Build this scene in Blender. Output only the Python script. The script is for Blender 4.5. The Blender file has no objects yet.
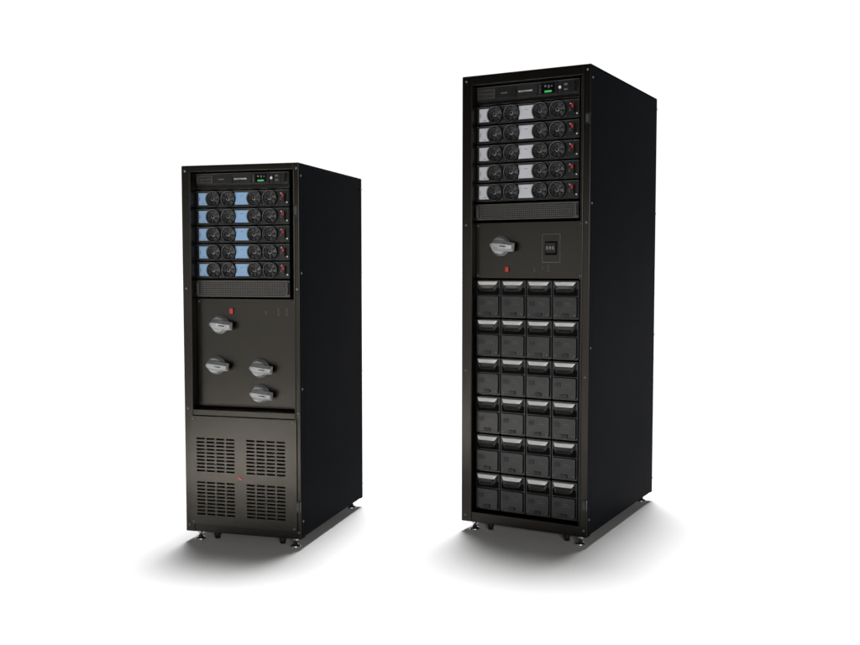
import bpy, bmesh, math
from mathutils import Vector, Matrix
scene = bpy.context.scene
COL = scene.collection
rad = math.radians

# ------------------------------------------------------------------ materials
def mat(name, col, rough=0.5, spec=0.5, metal=0.0, var=0.15, scale=6.0, emit=0.0, stretch=(1, 1, 1), bump=0.0, rvar=0.05):
    m = bpy.data.materials.new(name); m.use_nodes = True
    nt = m.node_tree; b = nt.nodes["Principled BSDF"]
    tc = nt.nodes.new("ShaderNodeTexCoord"); mp = nt.nodes.new("ShaderNodeMapping")
    mp.inputs["Scale"].default_value = stretch
    nt.links.new(tc.outputs["Object"], mp.inputs[0])
    n = nt.nodes.new("ShaderNodeTexNoise"); n.inputs["Scale"].default_value = scale; n.inputs["Detail"].default_value = 4
    nt.links.new(mp.outputs[0], n.inputs["Vector"])
    mx = nt.nodes.new("ShaderNodeMix"); mx.data_type = 'RGBA'
    mx.inputs[6].default_value = (*[c * (1 - var) for c in col], 1)
    mx.inputs[7].default_value = (*[min(1, c * (1 + var)) for c in col], 1)
    nt.links.new(n.outputs["Fac"], mx.inputs[0]); nt.links.new(mx.outputs[2], b.inputs["Base Color"])
    mr = nt.nodes.new("ShaderNodeMapRange")
    mr.inputs[3].default_value = max(0.03, rough - rvar); mr.inputs[4].default_value = min(1, rough + rvar)
    nt.links.new(n.outputs["Fac"], mr.inputs[0]); nt.links.new(mr.outputs[0], b.inputs["Roughness"])
    b.inputs["Specular IOR Level"].default_value = spec
    b.inputs["Metallic"].default_value = metal
    if bump:
        n2 = nt.nodes.new("ShaderNodeTexNoise"); n2.inputs["Scale"].default_value = 900
        nt.links.new(tc.outputs["Object"], n2.inputs["Vector"])
        bp = nt.nodes.new("ShaderNodeBump"); bp.inputs["Strength"].default_value = bump; bp.inputs["Distance"].default_value = 0.0004
        nt.links.new(n2.outputs["Fac"], bp.inputs["Height"]); nt.links.new(bp.outputs[0], b.inputs["Normal"])
    if emit:
        b.inputs["Emission Color"].default_value = (*col, 1); b.inputs["Emission Strength"].default_value = emit
    return m

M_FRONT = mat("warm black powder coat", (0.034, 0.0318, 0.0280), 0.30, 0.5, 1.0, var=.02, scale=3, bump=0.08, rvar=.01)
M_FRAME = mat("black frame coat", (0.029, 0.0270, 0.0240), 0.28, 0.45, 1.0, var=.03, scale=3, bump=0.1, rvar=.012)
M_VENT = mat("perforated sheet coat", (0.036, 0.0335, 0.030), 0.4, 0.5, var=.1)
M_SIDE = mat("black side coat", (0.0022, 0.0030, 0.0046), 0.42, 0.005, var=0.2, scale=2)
M_DARK = mat("matt black", (0.003, 0.003, 0.003), 0.8, 0.05)
M_UNIT = mat("unit black", (0.008, 0.0078, 0.0076), 0.4, 0.3)
M_EDGE = mat("unit edge", (0.034, 0.033, 0.032), 0.4, 0.4)
M_PLASTIC = mat("black plastic", (0.005, 0.005, 0.005), 0.35, 0.35)
M_FAN = mat("fan black", (0.0025, 0.0025, 0.0027), 0.45, 0.1)
M_RIM = mat("fan rim", (0.085, 0.085, 0.088), 0.35, 0.5)
M_HUB = mat("fan hub", (0.085, 0.085, 0.088), 0.35, 0.5)
M_GUARD = mat("fan guard wire", (0.065, 0.065, 0.068), 0.35, 0.5)
M_BLADE = mat("fan blade", (0.007, 0.007, 0.0073), 0.35, 0.5)
M_BLUE = mat("light blue plate", (0.20, 0.325, 0.50), 0.45, 0.4, var=0.14, scale=14)
M_WHITE = mat("pale grey plate", (0.46, 0.47, 0.50), 0.45, 0.4, var=0.12, scale=14)
M_GREY = mat("grey handle plastic", (0.29, 0.294, 0.30), 0.33, 0.5, var=0.06)
M_GREY2 = mat("mid grey plastic", (0.09, 0.092, 0.095), 0.42, 0.5, var=0.06)
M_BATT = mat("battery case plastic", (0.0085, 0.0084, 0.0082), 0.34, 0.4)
M_BLIP = mat("brightened handle grey", (0.86, 0.86, 0.85), 0.35, 0.5, var=.12, scale=25)  # grey lip, colour brightened in place of light from above
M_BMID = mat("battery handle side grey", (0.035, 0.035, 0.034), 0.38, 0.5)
M_RED = mat("red plastic", (0.42, 0.012, 0.01), 0.4, 0.5, var=0.05)
M_REDD = mat("dull red plastic", (0.36, 0.010, 0.012), 0.5, 0.3, var=0.05)
M_STEEL = mat("zinc steel", (0.62, 0.62, 0.60), 0.3, 0.5, 1.0, var=0.08)
M_RUB = mat("castor rubber", (0.008, 0.008, 0.008), 0.6, 0.3)
M_GREEN = mat("green display", (0.04, 0.36, 0.08), 0.3, 0.5, var=0.1, emit=0.25, scale=60)
M_PRINT = mat("white print", (0.60, 0.60, 0.58), 0.5, 0.3, var=0.03)
M_PRINTD = mat("grey print", (0.10, 0.10, 0.095), 0.5, 0.3, var=0.03)
M_PRINTS = mat("faint print", (0.060, 0.060, 0.055), 0.5, 0.3, var=0.03)
M_GLASS = mat("display glass", (0.003, 0.003, 0.004), 0.12, 0.5)

# ------------------------------------------------------------------ mesh helpers
class MB:
    def __init__(s): s.bm = bmesh.new(); s.mats = []
    def mi(s, m):
        if m not in s.mats: s.mats.append(m)
        return s.mats.index(m)
    def box(s, x0, x1, y0, y1, z0, z1, m):
        v = [s.bm.verts.new((x, y, z)) for x in (x0, x1) for y in (y0, y1) for z in (z0, z1)]
        i = s.mi(m)
        for q in ((0, 1, 3, 2), (4, 6, 7, 5), (0, 4, 5, 1), (2, 3, 7, 6), (0, 2, 6, 4), (1, 5, 7, 3)):
            f = s.bm.faces.new([v[k] for k in q]); f.material_index = i
        return s
    def quad(s, pts, m):
        f = s.bm.faces.new([s.bm.verts.new(p) for p in pts]); f.material_index = s.mi(m)
    def lathe(s, prof, c, m, seg=24, axis='y', smooth=True):
        i = s.mi(m); rings = []
        for r, d in prof:
            ring = []
            if r < 1e-6:
                p = {'y': (c[0], c[1] + d, c[2]), 'z': (c[0], c[1], c[2] + d), 'x': (c[0] + d, c[1], c[2])}[axis]
                ring = [s.bm.verts.new(p)]
            else:
                for k in range(seg):
                    a = 2 * math.pi * k / seg; ca, sa = r * math.cos(a), r * math.sin(a)
                    p = {'y': (c[0] + ca, c[1] + d, c[2] + sa), 'z': (c[0] + ca, c[1] + sa, c[2] + d), 'x': (c[0] + d, c[1] + ca, c[2] + sa)}[axis]
                    ring.append(s.bm.verts.new(p))
            rings.append(ring)
        for A, B in zip(rings, rings[1:]):
            for k in range(seg):
                k2 = (k + 1) % seg
                if len(A) == 1 and len(B) == 1: continue
                if len(A) == 1: vs = [A[0], B[k2], B[k]]
                elif len(B) == 1: vs = [A[k], A[k2], B[0]]
                else: vs = [A[k], A[k2], B[k2], B[k]]
                f = s.bm.faces.new(vs); f.material_index = i; f.smooth = smooth
        return s
    def prism(s, poly, x0, x1, m, tx=0.0):
        n = len(poly)
        A = [s.bm.verts.new((x0, y, z)) for y, z in poly]; B = [s.bm.verts.new((x1, y, z)) for y, z in poly]
        ml = m if isinstance(m, list) else [m] * (n + 1)
        for k in range(n):
            f = s.bm.faces.new([A[k], A[(k + 1) % n], B[(k + 1) % n], B[k]]); f.material_index = s.mi(ml[k])
        f = s.bm.faces.new(A[::-1]); f.material_index = s.mi(ml[n]); f = s.bm.faces.new(B); f.material_index = s.mi(ml[n])
    def extr(s, poly, y0, y1, m, sc=1.0, c=(0, 0)):
        n = len(poly); i = s.mi(m)
        A = [s.bm.verts.new((c[0] + (x - c[0]) * sc, y0, c[1] + (z - c[1]) * sc)) for x, z in poly]; B = [s.bm.verts.new((x, y1, z)) for x, z in poly]
        for k in range(n):
            f = s.bm.faces.new([A[k], A[(k + 1) % n], B[(k + 1) % n], B[k]]); f.material_index = i
        for V in (A[::-1], B):
            f = s.bm.faces.new(V); f.material_index = i
    def plate(s, x0, x1, z0, z1, y, t, xh, zh, m, back=None):
        xs = [x0]
        for a, b in xh: xs += [a, b]
        xs.append(x1); zs = [z0]
        for a, b in zh: zs += [a, b]
        zs.append(z1); i = s.mi(m)
        V = {}
        def v(a, b, d):
            k = (a, b, d)
            if k not in V: V[k] = s.bm.verts.new((xs[a], y + d * t, zs[b]))
            return V[k]
        for a in range(len(xs) - 1):
            for b in range(len(zs) - 1):
                if a % 2 == 1 and b % 2 == 1:
                    for (p, q) in (((a, b), (a + 1, b)), ((a + 1, b), (a + 1, b + 1)), ((a + 1, b + 1), (a, b + 1)), ((a, b + 1), (a, b))):
                        f = s.bm.faces.new([v(*p, 0), v(*q, 0), v(*q, 1), v(*p, 1)]); f.material_index = i
                else:
                    f = s.bm.faces.new([v(a, b, 0), v(a + 1, b, 0), v(a + 1, b + 1, 0), v(a, b + 1, 0)]); f.material_index = i
        for p, q in ((( 0, 0), (len(xs)-1, 0)), ((len(xs)-1, 0), (len(xs)-1, len(zs)-1)), ((len(xs)-1, len(zs)-1), (0, len(zs)-1)), ((0, len(zs)-1), (0, 0))):
            pa, pb = (xs[p[0]], zs[p[1]]), (xs[q[0]], zs[q[1]])
            s.quad([(pa[0], y, pa[1]), (pb[0], y, pb[1]), (pb[0], y + t, pb[1]), (pa[0], y + t, pa[1])], m)
        if back: s.box(x0 + .001, x1 - .001, y + t + .004, y + t + .006, z0 + .001, z1 - .001, back)
    def mesh(s, name, recalc=False):
        if recalc: bmesh.ops.recalc_face_normals(s.bm, faces=s.bm.faces)
        me = bpy.data.meshes.new(name); s.bm.to_mesh(me); s.bm.free()
        for m in s.mats: me.materials.append(m)
        return me

def put(name, me, parent, loc=(0, 0, 0), rot=(0, 0, 0), scale=1.0, bevel=0.0):
    o = bpy.data.objects.new(name, me); COL.objects.link(o)
    o.parent = parent; o.location = loc; o.rotation_euler = rot; o.scale = (scale,) * 3
    if bevel:
        b = o.modifiers.new("bevel", 'BEVEL'); b.width = bevel; b.segments = 2; b.limit_method = 'ANGLE'; b.angle_limit = rad(40)
    return o

def rrect(x0, x1, z0, z1, r, n=4):
    p = []
    for cx, cz, a0 in ((x1 - r, z1 - r, 0), (x0 + r, z1 - r, 90), (x0 + r, z0 + r, 180), (x1 - r, z0 + r, 270)):
        for k in range(n + 1):
            a = rad(a0 + 90 * k / n); p.append((cx + r * math.cos(a), cz + r * math.sin(a)))
    return p

def text_mesh(txt, size, m, bold=0.0):
    cu = bpy.data.curves.new("lettering", 'FONT'); cu.body = txt; cu.size = size; cu.extrude = 0.0004; cu.offset = bold
    cu.align_x = 'LEFT'
    o = bpy.data.objects.new("tmp", cu); COL.objects.link(o)
    dg = bpy.context.evaluated_depsgraph_get(); me = bpy.data.meshes.new_from_object(o.evaluated_get(dg))
    bpy.data.objects.remove(o)
    me.materials.clear(); me.materials.append(m)
    me.transform(Matrix.Rotation(rad(90), 4, 'X'))
    return me

# ------------------------------------------------------------------ shared part meshes
def fan_mesh():
    b = MB(); R = 0.0378
    b.lathe([(R, 0), (R, -.009), (R - .001, -.010), (R - .0018, -.0102)], (0, 0, 0), M_FAN, 32)
    b.lathe([(R - .0018, -.0102), (R - .0034, -.0102), (R - .0040, -.009)], (0, 0, 0), M_RIM, 32)
    b.lathe([(R - .0040, -.009), (R - .0044, -.0005), (0, -.0005)], (0, 0, 0), M_FAN, 32)
    b.lathe([(.0100, -.001), (.0100, -.007), (.0085, -.0088), (0, -.0088)], (0, 0, 0), M_HUB, 16)
    b.lathe([(.0055, -.0090), (.0045, -.0096), (0, -.0096)], (0, 0, 0), M_FAN, 12)
    for k in range(7):
        a = 2 * math.pi * k / 7; pts = []
        for r, da, y in ((.010, -.30, -.002), (.0310, -.28, -.0015), (.0310, .36, -.0065), (.010, .30, -.0065)):
            pts.append((r * math.cos(a + da), y, r * math.sin(a + da)))
        b.quad(pts, M_BLADE)
    for r in (.0155, .0210, .0270):
        b.lathe([(r - .0005, -.0098), (r, -.0104), (r + .0005, -.0098), (r, -.009), (r - .0005, -.0098)], (0, 0, 0), M_GUARD, 24)
    for a in (45, 135, 225, 315):
        c, s_ = math.cos(rad(a)), math.sin(rad(a)); w = .0003
        b.quad([(.011 * c - w * s_, -.0112, .011 * s_ + w * c), (.011 * c + w * s_, -.0112, .011 * s_ - w * c),
                (R * .9 * c + w * s_, -.0112, R * .9 * s_ - w * c), (R * .9 * c - w * s_, -.0112, R * .9 * s_ + w * c)], M_GUARD)
    return b.mesh("fan")
ME_FAN = fan_mesh()
FANX = (.0915, .1715, .3065, .3870)

MW, MH = .483, .0785
def module_body():
    b = MB()
    b.box(0, MW, 0, .12, 0, MH, M_UNIT)
    b.box(.0, MW, -.0035, -.0002, MH - .0045, MH - .001, M_EDGE)
    b.box(.0, MW, -.0025, -.0002, .001, .0045, M_UNIT)
    for cx in FANX:
        for dx in (-.034, .034):
            for z in (.0085, MH - .0085):
                b.lathe([(.0018, 0), (.0018, -.0045), (0, -.0045)], (cx + dx, 0, z), M_GREY2, 8)
    b.box(.434, .480, -.004, -.0003, .008, MH - .008, M_PLASTIC)
    b.lathe([(.004, -.004), (.004, -.007), (0, -.007)], (.474, 0, .018), M_STEEL, 10)
    b.lathe([(.003, -.004), (.003, -.006), (0, -.006)], (.444, 0, .060), M_PRINT, 8)
    b.box(.438, .446, -.0052, -.0042, .030, .033, M_PRINTD)
    b.box(.438, .446, -.0052, -.0042, .038, .041, M_PRINTD)
    return b.mesh("module_body")
ME_MOD = module_body()
def plate_mesh(m):
    b = MB(); b.box(0, .047, -.003, -.0003, .0105, MH - .0105, m)
    b.box(.004, .007, -.0036, -.0031, .030, .048, M_PRINTD)
    b.box(.020, .034, -.0036, -.0031, .0160, .0180, M_PRINTD)
    return b.mesh("cover_plate")
def plate_mesh2(m):
    b = MB(); b.box(0, .069, -.003, -.0003, .0105, MH - .0105, m)
    b.box(.026, .042, -.0036, -.0031, .0505, .0525, M_PRINTD); return b.mesh("cover_plate")
def lever_mesh():
    b = MB()
    b.extr(rrect(-.006, .006, -.020, .020, .003), -.016, -.011, M_PLASTIC)
    b.box(-.004, .004, -.011, 0, -.019, -.013, M_PLASTIC); b.box(-.004, .004, -.011, 0, .013, .019, M_PLASTIC)
    b.extr(rrect(-.0045, .0045, .002, .017, .002), -.018, -.0161, M_REDD)
    return b.mesh("pull_handle")
ME_LEVER = lever_mesh()

def rotary_meshes():
    b = MB()
    b.lathe([(.041, -.0003), (.041, -.006), (.037, -.008), (.037, -.012), (.035, -.013), (0, -.013)], (0, 0, 0), M_GREY2, 32, smooth=False)
    base = b.mesh("switch_collar")
    b = MB()
    b.lathe([(.0335, -.0132), (.0320, -.026)], (0, 0, 0), M_GREY, 32)
    b.lathe([(.0320, -.026), (.029, -.030), (0, -.031)], (0, 0, 0), M_GREY, 32)
    sec = [(-.031, .010, .005, -.022, -.044), (-.016, .0205, .008, -.020, -.058), (.012, .0225, .009, -.018, -.062), (.040, .0195, .008, -.018, -.058), (.066, .0165, .007, -.020, -.046)]
    rings = []
    for x, w, w2, y1, y0 in sec:
        ring = [b.bm.verts.new((x, y, z)) for y, z in ((y1, -w), (y0 + .020, -w), (y0, -w2), (y0, w2), (y0 + .020, w), (y1, w))]
        rings.append(ring)
    i = b.mi(M_GREY)
    for A, B in zip(rings, rings[1:]):
        for k in range(6):
            f = b.bm.faces.new([A[k], A[(k + 1) % 6], B[(k + 1) % 6], B[k]]); f.material_index = i
    for V in (rings[0][::-1], rings[-1]):
        f = b.bm.faces.new(V); f.material_index = i
    b.box(.020, .046, -.0618, -.0560, -.0014, .0014, M_DARK)
    knob = b.mesh("switch_knob", recalc=True)
    return base, knob
ME_COLLAR, ME_KNOB = rotary_meshes()

BW, BH = .1215, .171
def battery_meshes():
    b = MB()
    b.extr(rrect(.002, BW - .002, .002, BH - .002, .004, 3), 0, .10, M_BATT)
    b.extr(rrect(.006, BW - .006, .008, .100, .007, 3), -.009, -.0002, M_BATT, sc=.95, c=(BW / 2, .053))
    b.extr(rrect(.018, .044, .058, .078, .003, 3), -.0105, -.0092, M_UNIT)
    b.box(.060, .092, -.0098, -.0092, .062, .064, M_PRINTD); b.box(.060, .082, -.0098, -.0092, .071, .073, M_PRINTD)
    for x in (.018, BW - .018):
        b.lathe([(.0032, -.009), (.0032, -.011), (0, -.011)], (x, 0, .020), M_GREY2, 8)
    b.extr(rrect(BW / 2 - .016, BW / 2 + .016, .012, .027, .003, 3), -.014, -.0092, M_UNIT)
    b.extr(rrect(.006, BW - .006, .103, .135, .004, 3), -.0015, -.0002, M_DARK)
    body = b.mesh("battery_case", recalc=True)
    b = MB()
    # scoop handle: sloping grey top lip with its highlight in the colour, dark-grey hollow front, lip underneath, ends swept back
    def sect(x, xe, k):
        o = 1 - k
        X = lambda t: x + (xe - x) * t
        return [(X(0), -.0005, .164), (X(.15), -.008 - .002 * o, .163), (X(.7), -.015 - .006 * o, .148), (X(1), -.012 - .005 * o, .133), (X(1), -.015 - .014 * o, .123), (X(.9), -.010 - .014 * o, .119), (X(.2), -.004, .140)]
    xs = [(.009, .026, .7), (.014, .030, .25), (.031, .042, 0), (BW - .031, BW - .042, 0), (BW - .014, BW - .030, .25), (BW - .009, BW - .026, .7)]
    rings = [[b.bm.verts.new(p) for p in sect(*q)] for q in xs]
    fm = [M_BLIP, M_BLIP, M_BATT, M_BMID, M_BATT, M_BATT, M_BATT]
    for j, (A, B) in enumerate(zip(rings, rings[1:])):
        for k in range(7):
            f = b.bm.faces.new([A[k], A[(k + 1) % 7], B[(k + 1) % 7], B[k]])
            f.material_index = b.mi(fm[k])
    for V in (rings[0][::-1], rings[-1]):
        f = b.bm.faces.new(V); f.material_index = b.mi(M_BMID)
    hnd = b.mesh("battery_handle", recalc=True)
    return body, hnd
ME_BAT, ME_BATH = battery_meshes()

def foot_mesh():
    b = MB()
    b.lathe([(0, 0), (.023, 0), (.024, .004), (.020, .010), (.010, .013), (.010, .020), (.0065, .020), (.0065, .060), (0, .060)], (0, 0, 0), M_STEEL, 20, axis='z')
    b.lathe([(.0125, .030), (.0125, .038), (.0066, .038)], (0, 0, 0), M_STEEL, 6, axis='z', smooth=False)
    return b.mesh("levelling_foot")
ME_FOOT = foot_mesh()
def castor_mesh():
    b = MB()
    b.lathe([(0, -.011), (.021, -.011), (.024, -.008), (.024, .008), (.021, .011), (0, .011)], (0, 0, .0245), M_RUB, 24, axis='x')
    b.box(-.014, -.012, -.012, .020, .018, .058, M_FRAME); b.box(.012, .014, -.012, .020, .018, .058, M_FRAME)
    b.box(-.020, .020, -.020, .026, .0582, .062, M_FRAME)
    return b.mesh("castor", recalc=True)
ME_CAST = castor_mesh()
def screw_mesh(axis):
    b = MB(); d = -1 if axis == 'y' else 1
    b.lathe([(.0052, 0), (.0052, .002 * d), (.0034, .0034 * d), (0, .0034 * d)], (0, 0, 0), M_GREY2, 12, axis=axis)
    return b.mesh("screw", recalc=True)
ME_SCF, ME_SCS = screw_mesh('y'), screw_mesh('x')
def red_mesh():
    b = MB(); b.extr(rrect(-.010, .010, -.013, .013, .003), -.003, -.0003, M_PLASTIC)
    b.extr(rrect(-.0075, .0075, -.0105, .0105, .003), -.008, -.0031, M_RED)
    return b.mesh("red_indicator", recalc=True)
ME_RED = red_mesh()
ME_TXT = text_mesh("MULTI POWER", .0125, M_PRINT, .0001)
b = MB(); b.extr([(0, 0), (.010, 0), (.010, .002), (.006, .002), (.006, .010), (.010, .010), (.010, .012), (0, .012), (0, .010), (.004, .010), (.004, .002), (0, .002)], -.0006, -.0002, M_PRINTS)
ME_SYM = b.mesh("symbol", recalc=True)

# ------------------------------------------------------------------ one cabinet
def cabinet(x, y, a, W, D, H, pl, pr, rec, s, zu, label):
    root = bpy.data.objects.new("power_cabinet", None); root.empty_display_size = 0.2
    COL.objects.link(root)
    ctr = Vector((-W / 2, D / 2, 0))
    R = Matrix.Rotation(-a, 3, 'Z')
    root.location = Vector((x, y, 0)) + R @ ctr; root.rotation_euler = (0, 0, -a)
    root["label"] = label; root["category"] = "power cabinet"
    def P(name, me, loc=(0, 0, 0), **k):
        return put(name, me, root, Vector(loc) - ctr, **k)
    zb = .046; tb = zu['top']; bb = zu['bot']
    b = MB()
    b.box(-W, -W + pl, 0, .06, zb, H, M_FRAME)
    b.box(-pr, 0, 0, .003, zb, H, M_FRAME)
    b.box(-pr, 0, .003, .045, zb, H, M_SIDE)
    b.box(-W + pl, -pr, .002, .06, tb, H - .001, M_FRAME)
    b.box(-W + pl, -pr, .002, .06, zb, bb, M_FRAME)
    b.box(-W + .004, -.004, .061, D - .03, H - .012, H - .002, M_FRAME)
    b.box(-W + .01, -.01, .061, D - .03, zb + .002, zb + .012, M_DARK)
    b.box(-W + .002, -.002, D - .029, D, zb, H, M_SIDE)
    b.box(-W + pl - .010, -W + pl - .001, .061, .40, bb, tb, M_DARK)
    b.box(-pr - .026, -pr - .0012, rec + .004, rec + .03, bb, tb, M_UNIT)
    b.box(-W + pl, -pr, .30, .31, bb, tb, M_DARK)
    b.box(-W + pl - .006, -W + pl - .0005, -.004, -.0002, bb, tb, M_FRONT)
    b.box(-pr + .0005, -pr + .005, -.004, -.0002, bb, tb, M_FRONT)
    P("frame", b.mesh("frame"), bevel=.0014)
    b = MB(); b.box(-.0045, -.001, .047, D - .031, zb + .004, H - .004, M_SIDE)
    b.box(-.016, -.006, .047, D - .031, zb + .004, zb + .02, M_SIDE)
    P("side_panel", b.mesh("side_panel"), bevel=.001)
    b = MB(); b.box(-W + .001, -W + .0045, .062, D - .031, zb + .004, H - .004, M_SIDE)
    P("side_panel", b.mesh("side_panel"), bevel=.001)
    b = MB(); b.box(-W + .0005, -.0005, .0005, D - .0005, H + .0005, H + .003, M_FRAME)
    P("top_cover", b.mesh("top_cover"), bevel=.001)
    for zz in (.12, H * .42, H * .72, H - .05):
        P("screw", ME_SCS, (-.0002, .022, zz)); P("screw", ME_SCS, (0.0, D - .014, zz))
    for zz in (zb + .03, H * .36, H * .68, H - .02):
        P("screw", ME_SCF, (-W + pl * .40, 0, zz)); P("screw", ME_SCF, (-pr * .42, 0, zz))
    b = MB(); b.extr(rrect(-.010, .010, -.024, .024, .004), -.008, -.0003, M_PLASTIC); b.extr(rrect(-.006, .006, -.016, .016, .002), -.012, -.0081, M_EDGE)
    lm = b.mesh("door_latch", recalc=True)
    for zz in (zu['latch'], zb + .14):
        P("door_latch", lm, (-.0105, 0, zz))
    for fx, fy in ((-W + .045, .045), (-.045, .045), (-.045, D - .045), (-W + .045, D - .045)):
        P("levelling_foot", ME_FOOT, (fx, fy, 0))
    for fx, fy in ((-W + .115, .07), (-.115, .07), (-.115, D - .10), (-W + .115, D - .10)):
        P("castor", ME_CAST, (fx, fy, 0), rot=(0, 0, rad(20)))
    x0 = -W + pl + .001; mw = MW * s; x1 = x0 + mw
    z0, z1 = zu['ctrl']; h = z1 - z0
    b = MB()
    b.box(0, mw, 0, .10, 0, h, M_UNIT)
    b.box(0, mw, -.003, -.0003, h - .004, h - .001, M_EDGE)
    b.plate(.004 * s, .090 * s, h * .18, h * .82, -.004, .003, [(.010 * s + k * .0062 * s, .010 * s + k * .0062 * s + .0036 * s) for k in range(12)], [(h * .26, h * .48), (h * .54, h * .76)], M_EDGE)
    b.box(.096 * s, .190 * s, -.005, -.0003, h * .14, h * .86, M_PLASTIC)
    b.box(.120 * s, .150 * s, -.0065, -.0052, h * .44, h * .52, M_PRINTD)
    b.box(.194 * s, .292 * s, -.006, -.0003, h * .10, h * .90, M_UNIT)
    b.box(.296 * s, .384 * s, -.008, -.0003, h * .08, h * .92, M_PLASTIC)
    for k in range(3): b.lathe([(.0028, -.008), (.0028, -.0095), (0, -.0095)], (.305 * s, 0, h * (.28 + .2 * k)), M_GREY2, 8)
    b.box(.388 * s, .404 * s, -.006, -.0003, h * .2, h * .8, M_UNIT)
    b.lathe([(.0065 * s, -.006), (.0065 * s, -.008), (0, -.008)], (.396 * s, 0, h * .5), M_PRINT, 14)
    b.box(.410 * s, .440 * s, -.004, -.0003, h * .14, h * .86, M_PLASTIC)
    b.box(.414 * s, .430 * s, -.0055, -.0042, h * .60, h * .74, M_PRINTD)
    b.box(.414 * s, .430 * s, -.0055, -.0042, h * .28, h * .40, M_GREY2)
    b.box(.446 * s, .479 * s, -.004, -.0003, h * .1, h * .9, M_PLASTIC)
    cu = P("control_unit", b.mesh("control_unit", recalc=True), (x0, rec, z0), bevel=.0008)
    b = MB(); b.box(0, .060 * s, -.0015, 0, 0, h * .66, M_GLASS); b.box(.014 * s, .046 * s, -.0022, -.0016, h * .06, h * .19, M_GREEN)
    b.box(.012 * s, .022 * s, -.0022, -.0016, h * .42, h * .54, M_PRINTD); b.box(.030 * s, .036 * s, -.0022, -.0016, h * .34, h * .54, M_PRINTD); b.box(.042 * s, .050 * s, -.0022, -.0016, h * .42, h * .50, M_PRINTD)
    put("display", b.mesh("display"), cu, (.314 * s, -.0082, h * .17))
    put("lettering", ME_TXT, cu, (.204 * s, -.0066, h * .42), scale=s * .80)
    b = MB(); b.extr(rrect(-.005, .005, -.020, .020, .003), -.020, -.014, M_PLASTIC); b.box(-.003, .003, -.014, 0, -.018, -.012, M_PLASTIC); b.box(-.003, .003, -.014, 0, .012, .018, M_PLASTIC)
    put("pull_handle", b.mesh("pull_handle", recalc=True), cu, (.463 * s, -.0042, h * .5), scale=s)
    b = MB(); b.box(0, mw, .002, .10, 0, zu['ctrl'][0] - zu['modtop'] - .002, M_FRAME)
    P("shelf", b.mesh("shelf"), (x0, rec, zu['modtop'] + .001), bevel=.001)
    pm = M_BLUE if zu['blue'] else M_WHITE
    mp1, mp2 = plate_mesh(pm), plate_mesh2(pm)
    for k in range(5):
        mod = P("power_module", ME_MOD, (x0, rec, zu['modtop'] - (k + 1) * zu['pitch'] + .002), scale=s, bevel=.001)
        put("cover_plate", mp1, mod, (.013, 0, 0)); put("cover_plate", mp2, mod, (.2045, 0, 0))
        for cx in FANX:
            put("fan", ME_FAN, mod, (cx, -.0032, MH / 2), rot=(0, rad(17 * k + cx * 900), 0))
        put("pull_handle", ME_LEVER, mod, (.459, -.0042, MH * .5))
    z0, z1 = zu['vent']; h = z1 - z0; b = MB()
    n = 50; p = (mw - .044 * s) / n
    xh = [(.022 * s + k * p + p * .22, .022 * s + k * p + p * .78) for k in range(n)]
    nr = 7; q = (h - .008) / nr
    zh = [(.004 + k * q + q * .24, .004 + k * q + q * .76) for k in range(nr)]
    b.plate(0, mw, 0, h, 0, .003, xh, zh, M_VENT, M_DARK)
    for xx in (.010 * s, mw - .010 * s):
        b.box(xx - .006, xx + .006, -.014, -.0005, h * .15, h * .85, M_EDGE)
    P("vent_panel", b.mesh("vent_panel"), (x0, rec - .002, z0))
    z0, z1 = zu['switch']; b = MB(); pw = -pr - .008 - x0
    b.box(0, pw, 0, .004, 0, z1 - z0, M_FRONT)
    for xx, zz in ((.010, .012), (pw - .010, .012), (.010, z1 - z0 - .012), (pw - .010, z1 - z0 - .012)):
        b.lathe([(.004, 0), (.004, -.002), (0, -.002)], (xx, 0, zz), M_GREY2, 10)
    sp = P("switch_panel", b.mesh("switch_panel"), (x0, rec - .006, z0), bevel=.0012)
    def SP(name, me, u, z, **k): return put(name, me, sp, (u - x0, 0, z - z0), **k)
    for u, z in zu['rot']:
        o = SP("rotary_switch", ME_COLLAR, u, z, scale=s * 1.12); kb = put("knob", ME_KNOB, o, rot=(0, rad(6), 0), bevel=.0010)
    o = SP("red_indicator", ME_RED, *zu['red'])
    for u, z in zu['marks']:
        SP("printed_symbol", ME_SYM, u, z)
    return root, P, x0, sp, SP

# ------------------------------------------------------------------ shorter cabinet (blue plates)
rootL, PL, xl, spL, SPL = cabinet(-.5459, 4.0461, .2692, .5424, .7885, 1.6312, .042, .024, .05, .9,
    dict(top=1.608, bot=.078, latch=1.435, ctrl=(1.552, 1.604), modtop=1.533, pitch=.0765, vent=(1.072, 1.143), switch=(.594, 1.064),
         rot=[(-.388, .953), (-.408, .776), (-.202, .768), (-.202, .657)], red=(-.333, 1.011), marks=[(-.178, 1.000), (-.120, .994), (-.120, 1.012), (-.082, .994), (-.082, 1.012)], blue=True),
    "shorter black power cabinet with blue fan modules and vented lower door")
b = MB(); b.prism([(-.003, .560), (-.003, .584), (.002, .588), (.060, .591), (.060, .560)], -.5424 + .043, -.025, M_FRONT)
PL("ledge", b.mesh("ledge", recalc=True), bevel=.001)
b = MB()
X0, X1, Z0, Z1 = -.5424 + .030, -.016, .080, .556
def slots(x0, x1):
    n = 4; p = (x1 - x0) / n; return [(x0 + k * p + p * .09, x0 + k * p + p * .91) for k in range(n)]
def rows(z0, z1, n=10):
    p = (z1 - z0) / n; return [(z0 + k * p + p * .24, z0 + k * p + p * .76) for k in range(n)]
b.plate(X0, X1, Z0, Z1, -.006, .006, slots(-.488, -.300) + slots(-.252, -.064), rows(.120, .274) + rows(.310, .466), M_FRONT, M_DARK)
dr = PL("lower_door", b.mesh("lower_door"))
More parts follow.
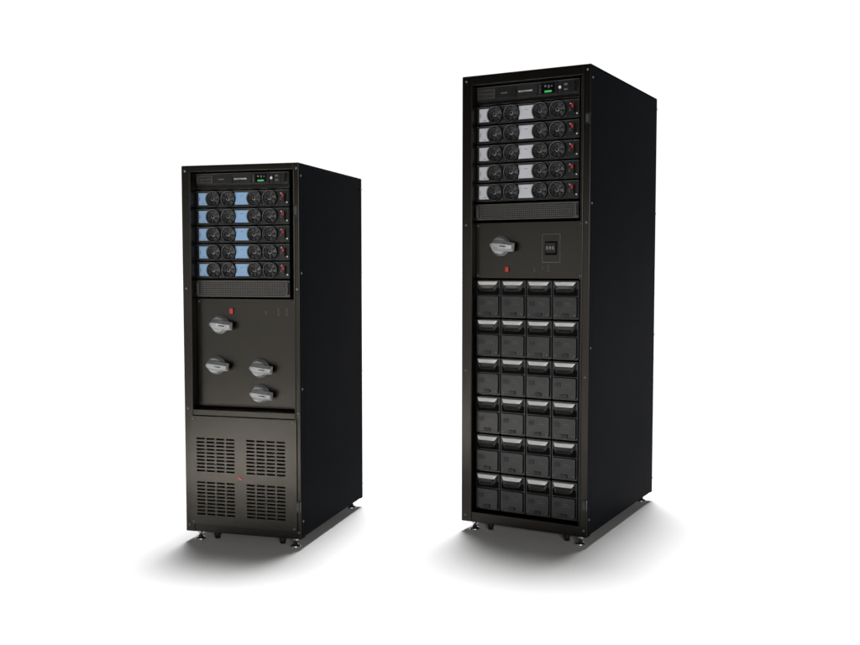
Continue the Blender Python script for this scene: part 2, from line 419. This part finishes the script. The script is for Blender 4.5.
for v in ((X0 + .012, Z0 + .012), (X1 - .012, Z0 + .012), (X0 + .012, Z1 - .012), (X1 - .012, Z1 - .012)):
    put("screw", ME_SCF, dr, (v[0], -.006, v[1]))
b = MB()
b.extr([(-.009, -.006), (.009, -.006), (.009, -.002), (-.002, .008), (-.009, .008)], -.0012, -.0002, M_RED)
put("emblem", b.mesh("emblem", recalc=True), dr, (-.277, -.0062, .292))

# ------------------------------------------------------------------ taller cabinet (battery modules)
rootR, PR, xr, spR, SPR = cabinet(.6687, 4.0708, .5071, .6, .9816, 2.0412, .050, .035, .045, 1.0,
    dict(top=2.003, bot=.092, latch=1.82, ctrl=(1.934, 1.999), modtop=1.918, pitch=.0855, vent=(1.410, 1.480), switch=(1.151, 1.397),
         rot=[(-.425, 1.295)], red=(-.394, 1.190), marks=[(-.270, 1.180), (-.232, 1.190), (-.205, 1.180), (-.205, 1.198)], blue=False),
    "taller black power cabinet with fan modules and stacked battery modules")
b = MB()
b.extr(rrect(-.042, .042, -.062, .062, .003), -.003, -.0003, M_PRINTD)
b.extr(rrect(-.0398, .0398, -.0598, .0598, .002), -.0045, -.0031, M_FRONT)
b.extr(rrect(-.028, .028, -.030, .030, .002), -.0058, -.0046, M_DARK)
br = SPR("breaker", b.mesh("breaker", recalc=True), -.186, 1.282)
b = MB()
b.extr(rrect(-.023, .023, -.020, .022, .002), -.012, -.0060, M_UNIT)
for k in range(3):
    b.extr(rrect(-.019 + k * .0135, -.0085 + k * .0135, -.006, .008, .001), -.017, -.0121, M_GREY2)
put("toggle", b.mesh("toggle", recalc=True), br)

bat0 = bh0 = None
for r in range(6):
    for c in range(4):
        z = 1.147 - (r + 1) * .1748 + .001; xx = xr + c * .1228
        loc = Vector((xx, .042, z)) - Vector((-.3, .9816 / 2, 0))
        if bat0 is None:
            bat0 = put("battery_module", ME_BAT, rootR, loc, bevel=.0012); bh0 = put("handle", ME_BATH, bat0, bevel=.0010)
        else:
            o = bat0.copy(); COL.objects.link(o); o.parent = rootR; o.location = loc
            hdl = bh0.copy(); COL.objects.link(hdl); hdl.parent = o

# ------------------------------------------------------------------ ground
b = MB(); S = 1500
b.quad([(-S, -S, 0), (S, -S, 0), (S, S, 0), (-S, S, 0)], mat("white studio floor", (0.92, 0.92, 0.92), 0.9, 0.0, var=0.002))
g = bpy.data.objects.new("ground", b.mesh("ground")); COL.objects.link(g); g["kind"] = "structure"

# ------------------------------------------------------------------ studio light
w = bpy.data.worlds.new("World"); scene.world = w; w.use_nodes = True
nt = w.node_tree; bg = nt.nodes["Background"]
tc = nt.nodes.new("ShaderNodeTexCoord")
def dot(v):
    d = nt.nodes.new("ShaderNodeVectorMath"); d.operation = 'DOT_PRODUCT'; d.inputs[1].default_value = Vector(v).normalized()
    nt.links.new(tc.outputs["Generated"], d.inputs[0]); return d.outputs["Value"]
def mrange(src, a, b_, c, d_):
    m = nt.nodes.new("ShaderNodeMapRange"); m.interpolation_type = 'SMOOTHSTEP'
    for i, v in enumerate((a, b_, c, d_)): m.inputs[i + 1].default_value = v
    nt.links.new(src, m.inputs[0]); return m.outputs[0]
def math2(op, a, b_):
    m = nt.nodes.new("ShaderNodeMath"); m.operation = op; nt.links.new(a, m.inputs[0])
    if isinstance(b_, (int, float)): m.inputs[1].default_value = b_
    else: nt.links.new(b_, m.inputs[1])
    return m.outputs[0]
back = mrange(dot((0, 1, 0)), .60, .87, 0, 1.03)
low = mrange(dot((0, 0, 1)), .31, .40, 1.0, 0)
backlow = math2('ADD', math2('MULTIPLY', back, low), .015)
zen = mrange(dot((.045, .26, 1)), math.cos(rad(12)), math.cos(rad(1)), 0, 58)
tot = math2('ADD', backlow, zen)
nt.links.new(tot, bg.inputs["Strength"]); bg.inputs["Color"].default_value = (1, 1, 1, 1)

def area(name, loc, tgt, size, power, col=(1, 1, 1), spread=180):
    l = bpy.data.lights.new(name, 'AREA'); l.shape = 'RECTANGLE'; l.size, l.size_y = size; l.energy = power; l.color = col; l.spread = rad(spread)
    o = bpy.data.objects.new(name, l); COL.objects.link(o); o.location = loc
    o.rotation_euler = (Vector(tgt) - Vector(loc)).to_track_quat('-Z', 'Y').to_euler(); return o
area("added_front_fill", (0.6, -2.2, 1.60), (0, 4.2, 1.4), (1.8, .8), 112, (1, .98, .95))  # added out-of-view fill to brighten knobs, plates and battery handles
area("added_side_sheen", (-2.7, 1.5, 1.25), (.4, 4.2, 1.25), (1.5, .9), 4.5, (1, .97, .93))  # added out-of-view light that puts sheen on the front panels
area("added_floor_pool", (-1.98, 2.75, 2.3), (-1.98, 2.751, 0), (.25, .25), 36, (1, .97, .93), spread=38)  # added so a bright pool of floor reflects as sheen in the lower door

# ------------------------------------------------------------------ camera
cd = bpy.data.cameras.new("camera"); cam = bpy.data.objects.new("camera", cd); COL.objects.link(cam)
cd.sensor_width = 36; cd.lens = 968.1 / 860 * 36; cd.clip_end = 5000; cd.clip_start = .05
cam.location = (0, 0, 1.201); cam.rotation_euler = (math.pi / 2 - .0573, 0, 0)
scene.camera = cam
scene.view_settings.view_transform = 'Standard'; scene.view_settings.look = 'None'; scene.view_settings.exposure = 0
